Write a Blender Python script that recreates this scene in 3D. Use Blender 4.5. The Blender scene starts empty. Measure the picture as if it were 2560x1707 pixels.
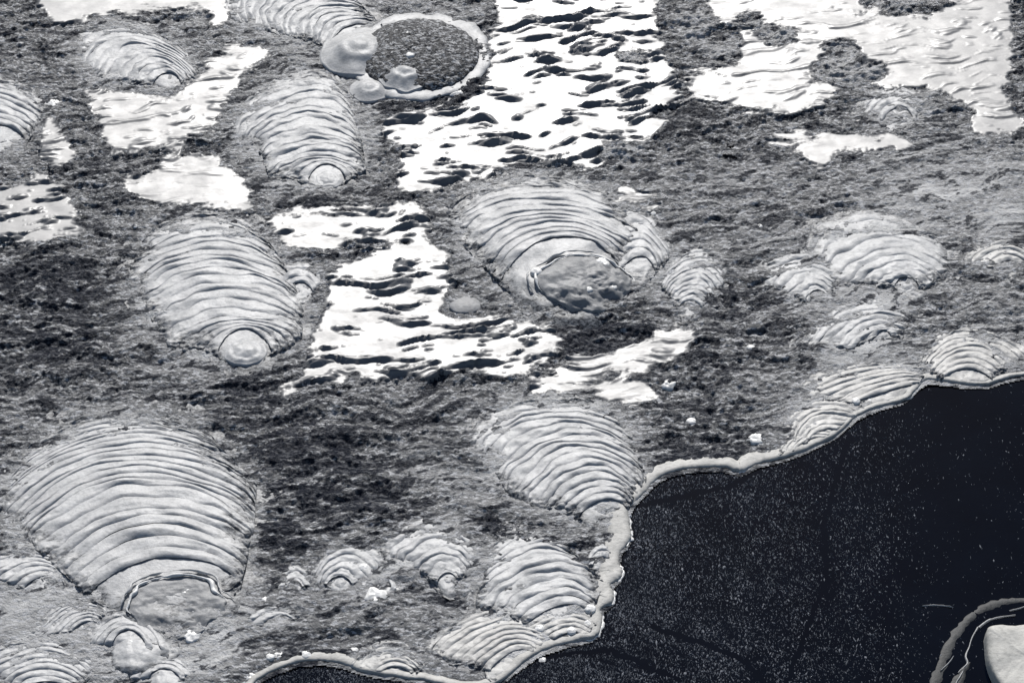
import bpy, math, random
import numpy as np
from mathutils import Vector

random.seed(7)
rng = np.random.default_rng(11)
R = math.radians
scene = bpy.context.scene
COL = scene.collection

# ------------------------------------------------------------------ camera, sky, sun, exposure
W_PX, H_PX = 2352.0, 2352.0 * 682 / 1024        # working frame of the layout measurements
CAM_H = 4.02
PITCH = R(45.0)
LENS, SENSOR = 80.0, 36.0
cam_d = bpy.data.cameras.new("camera")
cam = bpy.data.objects.new("camera", cam_d)
COL.objects.link(cam)
cam.location = (0.0, -CAM_H, CAM_H)
cam.rotation_euler = (math.pi / 2 - PITCH, 0, 0)
cam_d.lens, cam_d.sensor_width = LENS, SENSOR
cam_d.clip_start, cam_d.clip_end = 0.05, 2000
scene.camera = cam

SUN_EL, SUN_AZ = R(41.0), R(0.3)
world = bpy.data.worlds.new("World")
scene.world = world
world.use_nodes = True
wn, wl = world.node_tree.nodes, world.node_tree.links
sky = wn.new("ShaderNodeTexSky")
sky.sky_type = 'NISHITA'
sky.sun_disc = False
sky.sun_elevation = SUN_EL
sky.sun_rotation = -SUN_AZ
sky.air_density, sky.dust_density, sky.ozone_density = 1.0, 1.4, 0.8
wl.new(sky.outputs[0], wn["Background"].inputs[0])
wn["Background"].inputs[1].default_value = 0.075

sun_d = bpy.data.lights.new("sun", 'SUN')
sun_d.energy = 4.6
sun_d.angle = R(0.6)
sun_d.color = (1.0, 0.978, 0.948)
sun = bpy.data.objects.new("sun", sun_d)
COL.objects.link(sun)
sun.rotation_euler = (-(math.pi / 2 - SUN_EL), 0, SUN_AZ)
sun.location = (0, 6, 6)

scene.view_settings.view_transform = 'Standard'
scene.view_settings.look = 'None'
scene.view_settings.exposure = 0.36
scene.view_settings.gamma = 1.0
scene.view_settings.use_curve_mapping = False

# ------------------------------------------------------------------ frame <-> ground
_tanx = SENSOR / 2 / LENS
_cp, _sp = math.cos(PITCH), math.sin(PITCH)


def ground(px, py, z=0.0):
    """Where the sight line through a point of the photograph meets the level z."""
    px, py = np.asarray(px, float), np.asarray(py, float)
    u = (px / W_PX * 2 - 1) * _tanx
    v = -(py / H_PX * 2 - 1) * _tanx * H_PX / W_PX
    dy = _cp + v * _sp
    dz = -_sp + v * _cp
    t = (z - CAM_H) / dz
    return np.stack([u * t, -CAM_H + dy * t], -1)


def frame(x, y, z=0.0):
    """Inverse of ground(): used only to look ground points up in the layout maps."""
    ry, rz = y + CAM_H, z - CAM_H
    depth = ry * _cp - rz * _sp
    up = ry * _sp + rz * _cp
    px = (x / depth / _tanx + 1) / 2 * W_PX
    py = (1 - up / depth / (_tanx * H_PX / W_PX)) / 2 * H_PX
    return px, py


def mm_per_px(px, py):
    a, b = ground(px - 10, py), ground(px + 10, py)
    return float(np.linalg.norm(b - a)) / 20


# ------------------------------------------------------------------ noise
_perm = np.random.default_rng(3).permutation(512)
_perm = np.concatenate([_perm, _perm, _perm])
_ang = np.random.default_rng(4).random(512) * 2 * np.pi
_gx, _gy = np.cos(_ang).astype(np.float32), np.sin(_ang).astype(np.float32)


def gnoise(x, y):
    x = np.asarray(x, np.float32); y = np.asarray(y, np.float32)
    xi, yi = np.floor(x).astype(np.int32), np.floor(y).astype(np.int32)
    xf, yf = x - xi, y - yi
    xi &= 511; yi &= 511
    u = xf * xf * xf * (xf * (xf * 6 - 15) + 10)
    v = yf * yf * yf * (yf * (yf * 6 - 15) + 10)

    def g(ix, iy, fx, fy):
        h = _perm[_perm[ix & 511] + (iy & 511)]
        return _gx[h] * fx + _gy[h] * fy
    a = g(xi, yi, xf, yf); b = g(xi + 1, yi, xf - 1, yf)
    c = g(xi, yi + 1, xf, yf - 1); d = g(xi + 1, yi + 1, xf - 1, yf - 1)
    return ((a + u * (b - a)) * (1 - v) + (c + u * (d - c)) * v) * 1.5


def fbm(x, y, octv=3, gain=0.5):
    s, a, f = 0, 1.0, 1.0
    for i in range(octv):
        s = s + a * gnoise(x * f + 17.3 * i, y * f - 9.1 * i)
        a *= gain; f *= 2.03
    return s


# ------------------------------------------------------------------ layout maps (which part of the flat is what)
X0, X1, Y0, Y1, STEP = -400, 2760, -300, 1900, 4
_mx = np.arange(X0, X1, STEP) + STEP / 2
_my = np.arange(Y0, Y1, STEP) + STEP / 2
_MX, _MY = np.meshgrid(_mx, _my)


def raster(poly):
    p = np.asarray(poly, float)
    x1, y1 = p[:, 0], p[:, 1]
    x2, y2 = np.roll(x1, -1), np.roll(y1, -1)
    inside = np.zeros(_MX.shape, bool)
    for a, b, c, d in zip(x1, y1, x2, y2):
        if b == d:
            continue
        cr = ((b > _MY) != (d > _MY)) & (_MX < (c - a) * (_MY - b) / (d - b) + a)
        inside ^= cr
    return inside


def blur(m, rpx):
    k = max(1, int(rpx / STEP))
    m = m.astype(np.float32)
    for _ in range(3):
        for ax in (0, 1):
            c = np.cumsum(np.pad(m, [(k + 1, k) if i == ax else (0, 0) for i in (0, 1)], mode='edge'), axis=ax)
            if ax == 0:
                m = (c[2 * k + 1:] - c[:-2 * k - 1]) / (2 * k + 1)
            else:
                m = (c[:, 2 * k + 1:] - c[:, :-2 * k - 1]) / (2 * k + 1)
    return m


def sample(m, px, py):
    fx = np.clip((px - X0) / STEP - 0.5, 0, m.shape[1] - 1.001)
    fy = np.clip((py - Y0) / STEP - 0.5, 0, m.shape[0] - 1.001)
    ix, iy = fx.astype(np.int32), fy.astype(np.int32)
    ax, ay = fx - ix, fy - iy
    return (m[iy, ix] * (1 - ax) + m[iy, ix + 1] * ax) * (1 - ay) + (m[iy + 1, ix] * (1 - ax) + m[iy + 1, ix + 1] * ax) * ay


# the mounds: arcs of their folds from the vent outwards (one end, crown, other end), front edge, folds, height
MOUNDS = [
    ("pale mound of concentric folds at the top corner, white film above and below it",
     [((350, 195), (385, 168), (415, 190)), ((235, 180), (330, 108), (450, 182)), ((148, 142), (275, 48), (475, 160))], (395, 206), 10, .034, {}),
    ("long folded mud lobe flowing down to the big dark domed bubble",
     [((765, 110), (800, 62), (880, 62)), ((650, 78), (690, 0), (830, 10)), ((528, 45), (560, -60), (760, -70))], (850, 125), 13, .036, {}),
    ("tongue shaped folded mound narrowing to a small ringed vent, white film on both sides",
     [((618, 405), (735, 362), (842, 392)), ((585, 330), (705, 268), (832, 325)), ((505, 285), (690, 158), (815, 240))], (715, 458), 14, .046, dict(dome=(752, 412, 40, .020))),
    ("tall fan of many folds ending in a round ringed grey vent dome",
     [((385, 790), (560, 735), (694, 780)), ((335, 705), (530, 632), (698, 715)), ((290, 635), (490, 560), (670, 635)), ((325, 555), (470, 482), (610, 545))], (545, 862), 17, .055, dict(dome=(563, 808, 58, .036))),
    ("broad folded mound around a smooth grey burst bubble, black shadow below it",
     [((1150, 650), (1290, 555), (1430, 622)), ((1062, 560), (1242, 488), (1480, 560)), ((1015, 478), (1212, 400), (1425, 455))], (1345, 732), 11, .12, dict(spread=1.06, skin=(1345, 658, 106, .80, .008, .0))),
    ("short stack of folds leaning on the shoulder of the burst bubble mound",
     [((1425, 625), (1470, 590), (1500, 622)), ((1400, 525), (1465, 488), (1540, 582))], (1470, 640), 5, .045, {}),
    ("small egg shaped folded mound just beyond the burst bubble",
     [((1560, 705), (1585, 688), (1610, 705)), ((1518, 645), (1605, 578), (1672, 628))], (1580, 724), 9, .030, {}),
    ("wide fanned mound with a bright dome vent near a smaller twin mound",
     [((2045, 650), (2080, 635), (2115, 655)), ((1930, 650), (2030, 575), (2165, 620)), ((1868, 575), (1985, 495), (2178, 575))], (2075, 680), 9, .036, dict(dome=(2082, 657, 26, .018))),
    ("smaller rounded mound tucked against the wide fanned mound",
     [((1850, 685), (1875, 665), (1900, 685)), ((1748, 645), (1830, 588), (1930, 632))], (1865, 699), 6, .028, dict(dome=(1878, 678, 18, .012))),
    ("low irregular mound of wavy folds between the fanned mound and the shore",
     [((1960, 790), (2025, 752), (2065, 772)), ((1850, 792), (1955, 700), (2088, 712))], (1955, 814), 6, .024, dict(dome=(2030, 770, 16, .010))),
    ("half dome of arched folds on the pool edge at the far end of the shore",
     [((2170, 870), (2220, 846), (2270, 866)), ((2122, 835), (2215, 758), (2352, 815))], (2222, 880), 7, .026, dict(m="warm")),
    ("long low swell of ridges along the shore beside the half dome",
     [((1960, 925), (2060, 892), (2110, 880)), ((1812, 902), (1940, 836), (2140, 842))], (2050, 928), 6, .022, dict(m="warm")),
    ("steep little fan of folds dropping to the pool below the long swell",
     [((1860, 1012), (1890, 986), (1930, 992)), ((1806, 1010), (1850, 922), (1985, 932))], (1885, 1024), 6, .022, dict(m="warm")),
    ("large fan of even arches meeting the pale curved bank in the middle of the shore",
     [((1330, 1185), (1395, 1148), (1440, 1172)), ((1170, 1130), (1320, 1020), (1485, 1095)), ((1060, 995), (1235, 902), (1440, 960))], (1395, 1205), 15, .040, {}),
    ("biggest mound of all, broad sweeping folds above a flat grey crater",
     [((205, 1370), (385, 1285), (555, 1345)), ((70, 1240), (330, 1110), (585, 1210)), ((-5, 1170), (280, 1010), (590, 1110)), ((-12, 1110), (240, 938), (490, 1010))], (395, 1445), 20, .060, dict(depth=.012, skin=(405, 1392, 112, .72, .006, .010))),
    ("low mound cut by the picture edge below the biggest mound",
     [((60, 1345), (110, 1320), (140, 1345)), ((-60, 1312), (60, 1265), (140, 1310))], (95, 1366), 5, .022, {}),
    ("little slanting fan between the biggest mound and the smooth bright swelling",
     [((170, 1445), (205, 1425), (225, 1440)), ((75, 1462), (150, 1385), (240, 1398))], (190, 1468), 6, .022, {}),
    ("mound of soft folds in the bottom corner under the smooth bright swelling",
     [((60, 1580), (110, 1562), (160, 1580)), ((-60, 1532), (90, 1470), (222, 1532))], (100, 1615), 7, .026, {}),
    ("small ringed mound with a broad white top under a shiny bubble",
     [((755, 1340), (780, 1322), (805, 1338)), ((716, 1342), (795, 1242), (890, 1312))], (778, 1362), 5, .026, dict(dome=(782, 1337, 30, .018))),
    ("tiny bullseye mound of three rings, smallest of the row",
     [((660, 1345), (677, 1332), (692, 1345)), ((630, 1352), (675, 1298), (720, 1342))], (675, 1368), 3, .020, dict(dome=(677, 1342, 15, .012))),
    ("fan mound with a shiny white button vent beside the shiny bubble",
     [((1005, 1332), (1028, 1312), (1050, 1330)), ((885, 1268), (1000, 1195), (1110, 1268))], (1025, 1354), 8, .032, dict(dome=(1028, 1330, 20, .014))),
    ("spread of long wide arches running into the knobbly bank",
     [((1220, 1420), (1290, 1385), (1345, 1405)), ((1110, 1380), (1240, 1290), (1372, 1340)), ((1120, 1302), (1200, 1218), (1300, 1275))], (1300, 1450), 10, .030, {}),
    ("tangle of slanting folds filling the shore above the lowest bank",
     [((1130, 1530), (1180, 1492), (1215, 1500)), ((980, 1502), (1120, 1408), (1285, 1430))], (1120, 1560), 8, .026, dict(m="warm")),
    ("low arched mound at the shore above the little black inlet",
     [((870, 1548), (905, 1530), (940, 1545)), ((808, 1537), (890, 1474), (985, 1522))], (905, 1556), 5, .022, dict(m="warm")),
    ("steeply slanting folds of a mound half outside the picture beside a white film wedge",
     [((-110, 330), (-20, 285), (50, 325)), ((-240, 230), (-60, 180), (100, 235))], (10, 350), 7, .034, {}),
    ("faint mound of few rings at the picture edge above the shore mounds",
     [((2285, 616), (2315, 598), (2345, 612)), ((2218, 608), (2290, 552), (2385, 592))], (2305, 634), 4, .022, dict(m="warm")),
    ("dull grey crescent swirl beside the large clear white sheet",
     [((2030, 280), (2062, 246), (2092, 268)), ((1975, 262), (2045, 200), (2130, 245))], (2050, 300), 4, .022, dict(depth=.012)),
    ("narrow fan squeezed between the wide arches and the lower bank",
     [((1270, 1470), (1310, 1450), (1340, 1462)), ((1180, 1445), (1280, 1392), (1376, 1415))], (1300, 1480), 5, .022, dict(m="warm")),
    ("soft fan of pale folds under the steep little fan, along the turning bank",
     [((1830, 1030), (1870, 1005), (1900, 1015)), ((1795, 1040), (1835, 985), (1925, 985))], (1850, 1042), 4, .018, dict(m="warm")),
    ("smooth bright swelling with soft rings next to the flat grey crater",
     [((262, 1482), (298, 1452), (330, 1484)), ((200, 1478), (300, 1408), (394, 1500))], (300, 1545), 4, .075, dict(depth=.008)),
    ("flattened grey swelling by the picture bottom below the bright ringed swelling",
     [((345, 1556), (375, 1538), (408, 1556)), ((290, 1556), (370, 1506), (444, 1550))], (370, 1590), 3, .05, dict(depth=.008)),
    ("curled lip of two folds wedged against the knobbly bank",
     [((1365, 1294), (1380, 1278), (1396, 1288)), ((1344, 1296), (1372, 1252), (1402, 1264))], (1375, 1304), 2, .020, {}),
    ("smooth pale wave of mud beside the flat grey crater",
     [((610, 1432), (640, 1412), (672, 1425)), ((562, 1434), (620, 1394), (682, 1416))], (625, 1448), 2, .020, {}),
    ("two knuckled folds on the flank of the tall fan mound",
     [((650, 675), (685, 650), (715, 668)), ((640, 635), (690, 605), (745, 648))], (690, 690), 3, .034, {}),
    ("slim arcs wrapped round a white blob",
     [((840, 1345), (872, 1325), (895, 1345)), ((828, 1338), (880, 1303), (916, 1348))], (868, 1376), 2, .018, {}),
]

# sheets of wet film, thin enough to lie smooth and catch the low sun: outline, ripple strength
FILMS = [
    ([(85, -150), (530, -150), (525, 45), (490, 75), (480, 20), (385, 14), (390, 26), (260, 28), (180, 48), (140, 52), (95, 25)], 0.0),
    ([(185, 200), (235, 205), (330, 220), (415, 215), (450, 180), (500, 120), (545, 102), (640, 122), (560, 175), (505, 245), (470, 300), (420, 330), (260, 352), (230, 275)], 0.35),
    ([(112, 255), (140, 300), (188, 372), (130, 380), (82, 372)], 0.25),
    ([(-150, 450), (40, 425), (115, 398), (165, 470), (190, 540), (100, 555), (-150, 545)], 0.8),
    ([(262, 412), (340, 400), (380, 368), (440, 350), (550, 390), (585, 450), (570, 488), (470, 470), (400, 474), (320, 458)], 0.1),
    ([(598, 500), (700, 478), (800, 482), (900, 470), (975, 472), (1000, 545), (900, 545), (800, 565), (700, 570), (640, 555)], 0.8),
    ([(1100, -150), (1420, -150), (1560, -150), (1500, 40), (1490, 80), (1420, 110), (1400, 130), (1480, 165), (1550, 190), (1480, 215), (1490, 250), (1545, 310), (1390, 330), (1380, 350), (1400, 385), (1200, 365), (1060, 420), (960, 440), (905, 435), (935, 330), (850, 310), (830, 255), (900, 262), (1010, 255), (1100, 215), (1140, 150), (1120, 90), (1150, 40)], 1.0),
    ([(1590, -150), (1980, -150), (1990, 15), (2085, 38), (2190, 15), (2230, -150), (2325, -150), (2325, 150), (2300, 190), (2320, 250), (2365, 285), (2310, 312), (2235, 305), (2238, 255), (2180, 215), (2060, 205), (1985, 198), (1905, 208), (1900, 232), (1860, 258), (1720, 258), (1600, 208), (1545, 212), (1490, 190), (1440, 172), (1480, 150), (1600, 168), (1710, 142), (1705, 80), (1640, 30)], 0.22),
    ([(1390, 60), (1500, 40), (1540, 160), (1660, 165), (1665, 215), (1540, 235), (1480, 250), (1390, 210)], 0.5),
    ([(1755, 312), (1850, 305), (1870, 320), (1905, 300), (2000, 310), (2090, 310), (2105, 350), (2050, 345), (2010, 335), (1950, 350), (1900, 382), (1845, 382), (1868, 335), (1760, 332)], 0.0),
    ([(760, 615), (900, 565), (1010, 560), (1045, 640), (1010, 700), (1040, 735), (1150, 728), (1270, 755), (1300, 800), (1240, 830), (1200, 860), (1100, 848), (1040, 855), (960, 862), (860, 866), (780, 868), (715, 880), (692, 850), (735, 740), (755, 690)], 0.95),
    ([(1190, 882), (1290, 850), (1320, 810), (1400, 825), (1440, 790), (1545, 755), (1605, 752), (1580, 812), (1450, 850), (1310, 888), (1230, 900)], 0.35),
    ([(1352, 905), (1415, 868), (1480, 878), (1520, 915), (1480, 925), (1440, 935), (1390, 925)], 0.05),
    ([(640, 880), (690, 862), (700, 885), (650, 915), (625, 900)], 0.2),
    ([(1410, 425), (1500, 452), (1540, 470), (1500, 480), (1420, 455)], 0.2),
    ([(1640, 352), (1700, 348), (1690, 362), (1650, 368)], 0.0),
]
# islands of rough mud inside the sheets
ISLANDS = [(1788, 78, 52, 26), (1715, 46, 32, 20), (440, 38, 48, 28), (1590, 55, 50, 44), (1650, 115, 44, 28), (1930, 112, 46, 32),
           (1945, 162, 104, 30), (2075, 240, 90, 34), (1450, 130, 46, 17), (1565, 198, 26, 16), (1430, 345, 60, 28), (2050, 5, 90, 22), (2080, 240, 95, 40), (850, 290, 40, 60)]
SHORE = [(560, 1600), (590, 1566), (620, 1548), (680, 1525), (740, 1520), (790, 1528), (830, 1543), (900, 1555), (960, 1562), (1010, 1572), (1060, 1582), (1110, 1580),
         (1150, 1566), (1190, 1535), (1240, 1500), (1310, 1477), (1355, 1468), (1376, 1456), (1384, 1425), (1381, 1402), (1406, 1387), (1411, 1366), (1404, 1346),
         (1424, 1331), (1431, 1314), (1423, 1295), (1426, 1270), (1449, 1241), (1451, 1225), (1446, 1200), (1446, 1180), (1455, 1160), (1480, 1135), (1500, 1111), (1530, 1092), (1570, 1081),
         (1620, 1076), (1660, 1076), (1690, 1083), (1708, 1083), (1738, 1069), (1790, 1056), (1850, 1036), (1920, 1001), (1965, 961), (2020, 936), (2080, 920), (2110, 890),
         (2130, 876), (2170, 879), (2220, 885), (2270, 885), (2310, 872), (2352, 864), (2440, 850), (2600, 835), (2760, 830)]
BANK_W = [12, 12, 14, 18, 22, 20, 16, 14, 14, 14, 14, 14,
          16, 18, 18, 15, 16, 22, 26, 26, 34, 36, 30,
          36, 38, 34, 32, 36, 38, 36, 36, 34, 30, 28, 26, 22, 22,
          22, 22, 24, 26, 22, 18, 12, 10, 10, 12, 14, 14,
          14, 12, 10, 10, 8, 8, 8, 8, 8]

z_water = -0.010
_water_m = raster(SHORE + [(2760, 1900), (560, 1900)])
_water_s = blur(_water_m, 9)
_label = np.full(_MX.shape, -1, np.int16)
_film = np.zeros(_MX.shape, bool)
_rip = np.zeros(_MX.shape, np.float32)
for i, (poly, rp) in enumerate(FILMS):
    m = raster(poly)
    _film |= m
    grown = blur(m, 26) > 0.02
    _label[grown & (_label < 0)] = i
    _label[m] = i
    _rip[grown] = np.maximum(_rip[grown], rp)
_isl = np.zeros(_MX.shape, bool)
for cx, cy, rx, ry in ISLANDS:
    _isl |= ((_MX - cx) / rx) ** 2 + ((_MY - cy) / ry) ** 2 < 1
_film &= ~_isl
_film_b = blur(_film, 15)
_rip_b = blur(_rip, 30)


def blobs(lst):
    s = np.zeros(_MX.shape, np.float32)
    for cx, cy, rx, ry, a in lst:
        d = ((_MX - cx) / rx) ** 2 + ((_MY - cy) / ry) ** 2
        s = np.maximum(s, a * np.exp(-d ** 1.5 * 0.9))
    return s


# pale skin of drier silt on the dark mud, and the wettest troughs, with shadows below domes and vents painted in
_pale = blobs([(100, 1420, 240, 130, 1), (350, 1520, 220, 70, 1), (500, 1440, 90, 80, .9), (1900, 945, 130, 80, 1), (2060, 890, 130, 50, 1), (2230, 825, 120, 60, 1), (1160, 1470, 210, 90, 1), (1250, 1390, 150, 90, .9), (900, 1525, 120, 45, .9), (1380, 1120, 110, 90, .7),
               (2180, 430, 260, 130, .75), (2330, 470, 120, 130, .8), (1700, 420, 260, 70, .45), (1790, 540, 180, 50, .5), (1560, 490, 130, 40, .4),
               (960, 1080, 80, 70, .7), (1080, 1120, 110, 60, .6), (1110, 960, 80, 50, .6), (960, 960, 120, 45, .4), (1180, 1180, 60, 40, .6), (1040, 1200, 80, 40, .5),
               (640, 1420, 90, 50, .8), (560, 1380, 60, 50, .8), (560, 1310, 40, 40, .6), (700, 1430, 60, 60, .3), (900, 1400, 200, 50, .45), (820, 1380, 90, 40, .5),
               (330, 640, 70, 90, .6), (300, 760, 60, 60, .4), (380, 860, 90, 40, .4), (250, 1000, 200, 60, .45), (80, 940, 180, 40, .35),
               (150, 1400, 140, 90, .6), (40, 1330, 120, 60, .6), (230, 1330, 60, 60, .6), (60, 1480, 120, 60, .5), (380, 1520, 190, 60, .6), (480, 1470, 60, 60, .6),
               (1770, 880, 90, 60, .35), (1790, 990, 60, 40, .5), (1960, 640, 120, 60, .35), (2130, 760, 60, 40, .4), (2290, 700, 130, 70, .45),
               (1650, 560, 160, 70, .4), (600, 330, 100, 140, .45), (640, 440, 60, 60, .5), (560, 200, 90, 60, .35), (820, 200, 80, 50, .55), (1180, 640, 110, 90, .5), (1250, 740, 120, 50, .45),
               (1450, 720, 80, 40, .35), (980, 20, 160, 40, .5), (400, 180, 90, 60, .35), (1060, 470, 70, 70, .4), (1060, 700, 60, 26, .6), (900, 910, 110, 26, .4), (1450, 560, 120, 50, .4)])
_halo = np.zeros(_MX.shape, bool)
for _l, _k, _f, _n, _h, _kw in MOUNDS:
    _pts = [k[0] for k in _k] + [k[1] for k in _k[-1:]] + [k[2] for k in _k[::-1]] + [_f]
    _halo |= raster(_pts)
_pale = np.maximum(_pale, np.clip(blur(_halo, 36) * 1.7, 0, 0.8))
_dark_shade = blobs([(1390, 772, 120, 55, 1.), (1010, 246, 150, 32, 1.), (1098, 200, 60, 40, 1.), (590, 885, 80, 42, .9), (760, 478, 90, 28, .8), (120, 640, 150, 70, .8), (120, 780, 170, 60, .5),  # leading blobs paint in the shadows cast by domes and vents
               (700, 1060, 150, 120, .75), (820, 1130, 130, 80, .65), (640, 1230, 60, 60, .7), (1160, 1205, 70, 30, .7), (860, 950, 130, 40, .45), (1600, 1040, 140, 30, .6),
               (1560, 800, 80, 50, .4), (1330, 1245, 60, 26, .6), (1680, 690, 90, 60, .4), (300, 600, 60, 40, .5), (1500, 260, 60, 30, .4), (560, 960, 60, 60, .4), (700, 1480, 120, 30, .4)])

# ------------------------------------------------------------------ materials


def mat(name):
    m = bpy.data.materials.new(name)
    m.use_nodes = True
    nt = m.node_tree
    b = nt.nodes["Principled BSDF"]
    return m, nt, b


def N(nt, kind, **kw):
    n = nt.nodes.new(kind)
    for k, v in kw.items():
        if k in n.inputs:
            n.inputs[k].default_value = v
        else:
            setattr(n, k, v)
    return n


def noise(nt, scale, detail=4, rough=0.55, vec=None, stretch=None):
    n = N(nt, "ShaderNodeTexNoise", Scale=scale, Detail=detail, Roughness=rough)
    g = N(nt, "ShaderNodeNewGeometry")
    src = g.outputs["Position"]
    if stretch:
        mp = N(nt, "ShaderNodeMapping")
        mp.inputs["Scale"].default_value = stretch
        mp.inputs["Rotation"].default_value = (0, 0, R(-8))
        nt.links.new(src, mp.inputs["Vector"])
        src = mp.outputs[0]
    nt.links.new(src, n.inputs["Vector"])
    return n


def ramp(nt, src, stops):
    r = N(nt, "ShaderNodeValToRGB")
    e = r.color_ramp.elements
    while len(e) < len(stops):
        e.new(0.5)
    for el, (p, c) in zip(e, stops):
        el.position = p
        el.color = (c[0], c[1], c[2], 1) if isinstance(c, tuple) else (c, c, c, 1)
    nt.links.new(src, r.inputs[0])
    return r


def mix(nt, fac, a, b):
    m = N(nt, "ShaderNodeMix", data_type='RGBA')
    if isinstance(fac, float):
        m.inputs[0].default_value = fac
    else:
        nt.links.new(fac, m.inputs[0])
    for s, v in ((6, a), (7, b)):
        if isinstance(v, tuple):
            m.inputs[s].default_value = (*v, 1)
        else:
            nt.links.new(v, m.inputs[s])
    return m.outputs[2]


def bump(nt, b, src, strength, dist, prev=None):
    n = N(nt, "ShaderNodeBump", Strength=strength, Distance=dist)
    nt.links.new(src, n.inputs["Height"])
    if prev:
        nt.links.new(prev.outputs[0], n.inputs["Normal"])
    nt.links.new(n.outputs[0], b.inputs["Normal"])
    return n


def mud_material(name, dark, light, rough, attr=True):
    m, nt, b = mat(name)
    n1 = noise(nt, 38, 5, 0.65, stretch=(0.5, 1.2, 1))
    n2 = noise(nt, 125, 5, 0.68, stretch=(0.42, 1.15, 1))
    c = ramp(nt, n1.outputs[0], [(0.40, dark), (0.60, light)])
    col = c.outputs[0]
    if attr:
        a = N(nt, "ShaderNodeAttribute", attribute_name="silt")
        n3 = noise(nt, 70, 5, 0.7, stretch=(0.6, 1.1, 1))
        t = N(nt, "ShaderNodeMath", operation='MULTIPLY_ADD')
        nt.links.new(n3.outputs[0], t.inputs[0]); t.inputs[1].default_value = 1.6
        t.inputs[2].default_value = -0.8
        s = N(nt, "ShaderNodeMath", operation='ADD', use_clamp=True)
        nt.links.new(a.outputs["Fac"], s.inputs[0]); nt.links.new(t.outputs[0], s.inputs[1])
        mu = N(nt, "ShaderNodeMath", operation='MULTIPLY')
        nt.links.new(s.outputs[0], mu.inputs[0]); nt.links.new(a.outputs["Fac"], mu.inputs[1])
        col = mix(nt, mu.outputs[0], col, (0.40, 0.40, 0.395))
        a2 = N(nt, "ShaderNodeAttribute", attribute_name="wet")  # wet mud and the shadows painted into its colour share this mask
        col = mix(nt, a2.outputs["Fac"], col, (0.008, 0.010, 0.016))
        rr = N(nt, "ShaderNodeMapRange")
        nt.links.new(a2.outputs["Fac"], rr.inputs["Value"])
        rr.inputs["To Min"].default_value = rough
        rr.inputs["To Max"].default_value = 0.30
        r2 = N(nt, "ShaderNodeMapRange")
        nt.links.new(a2.outputs["Fac"], r2.inputs["Value"])
        r2.inputs["To Min"].default_value = 0.5
        r2.inputs["To Max"].default_value = 0.07
        nt.links.new(r2.outputs[0], b.inputs["Specular IOR Level"])
        nt.links.new(rr.outputs[0], b.inputs["Roughness"])
    spk = ramp(nt, n2.outputs[0], [(0.505, 0.0), (0.60, 1.0)])
    sf = spk.outputs[0]
    if attr:
        k_ = N(nt, "ShaderNodeMath", operation='MULTIPLY_ADD')
        nt.links.new(a2.outputs["Fac"], k_.inputs[0]); k_.inputs[1].default_value = -0.78; k_.inputs[2].default_value = 1.0
        kk = N(nt, "ShaderNodeMath", operation='MULTIPLY')
        nt.links.new(sf, kk.inputs[0]); nt.links.new(k_.outputs[0], kk.inputs[1])
        sf = kk.outputs[0]
    col = mix(nt, sf, col, (0.33, 0.335, 0.345))
    nt.links.new(col, b.inputs["Base Color"])
    if not attr:
        b.inputs["Roughness"].default_value = rough
    b.inputs["IOR"].default_value = 1.40
    nb = noise(nt, 190, 4, 0.6)
    bump(nt, b, nb.outputs[0], 0.8, 0.006)
    return m


M_MUD = mud_material("dark wet mud", (0.014, 0.016, 0.021), (0.075, 0.077, 0.08), 0.45)
M_GROUND = mud_material("far mud", (0.05, 0.052, 0.056), (0.14, 0.14, 0.142), 0.55, attr=False)
M_SKIN = mud_material("stippled bubble skin", (0.006, 0.007, 0.010), (0.022, 0.024, 0.028), 0.6, attr=False)

M_FILM, nt, b = mat("wet film")
nr = noise(nt, 13, 5, 0.7, stretch=(0.6, 1.2, 1))
rr = ramp(nt, nr.outputs[0], [(0.3, 0.38), (0.75, 0.56)])
nt.links.new(rr.outputs[0], b.inputs["Roughness"])
nt.links.new(rr.outputs[0], b.inputs["Coat Roughness"])
n1 = noise(nt, 24, 4, 0.6)
c = ramp(nt, n1.outputs[0], [(0.3, (0.07, 0.072, 0.078)), (0.7, (0.13, 0.13, 0.13))])
nt.links.new(c.outputs[0], b.inputs["Base Color"])
b.inputs["Roughness"].default_value = 0.40
b.inputs["IOR"].default_value = 1.45
b.inputs["Coat Weight"].default_value = 0.75
b.inputs["Coat Roughness"].default_value = 0.34
b.inputs["Coat IOR"].default_value = 1.5
nb = noise(nt, 55, 3, 0.5, stretch=(0.5, 1.2, 1))
bump(nt, b, nb.outputs[0], 0.10, 0.006)
at = N(nt, "ShaderNodeAttribute", attribute_name="core")
ng = noise(nt, 150, 5, 0.75, stretch=(0.5, 1.3, 1))
ad = N(nt, "ShaderNodeMath", operation='MULTIPLY_ADD')
nt.links.new(ng.outputs[0], ad.inputs[0]); ad.inputs[1].default_value = -3.6
ad.inputs[2].default_value = 1.75
sm = N(nt, "ShaderNodeMath", operation='MULTIPLY_ADD')
nt.links.new(at.outputs["Fac"], sm.inputs[0]); sm.inputs[1].default_value = 2.2
nt.links.new(ad.outputs[0], sm.inputs[2])
cl = N(nt, "ShaderNodeMath", operation='MULTIPLY', use_clamp=True)
nt.links.new(sm.outputs[0], cl.inputs[0]); cl.inputs[1].default_value = 1.0
cw = N(nt, "ShaderNodeMath", operation='MULTIPLY')
nt.links.new(cl.outputs[0], cw.inputs[0]); cw.inputs[1].default_value = 0.5
nt.links.new(cw.outputs[0], b.inputs["Coat Weight"])
sw_ = N(nt, "ShaderNodeMath", operation='MULTIPLY')
nt.links.new(cl.outputs[0], sw_.inputs[0]); sw_.inputs[1].default_value = 0.48
nt.links.new(sw_.outputs[0], b.inputs["Specular IOR Level"])


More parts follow.
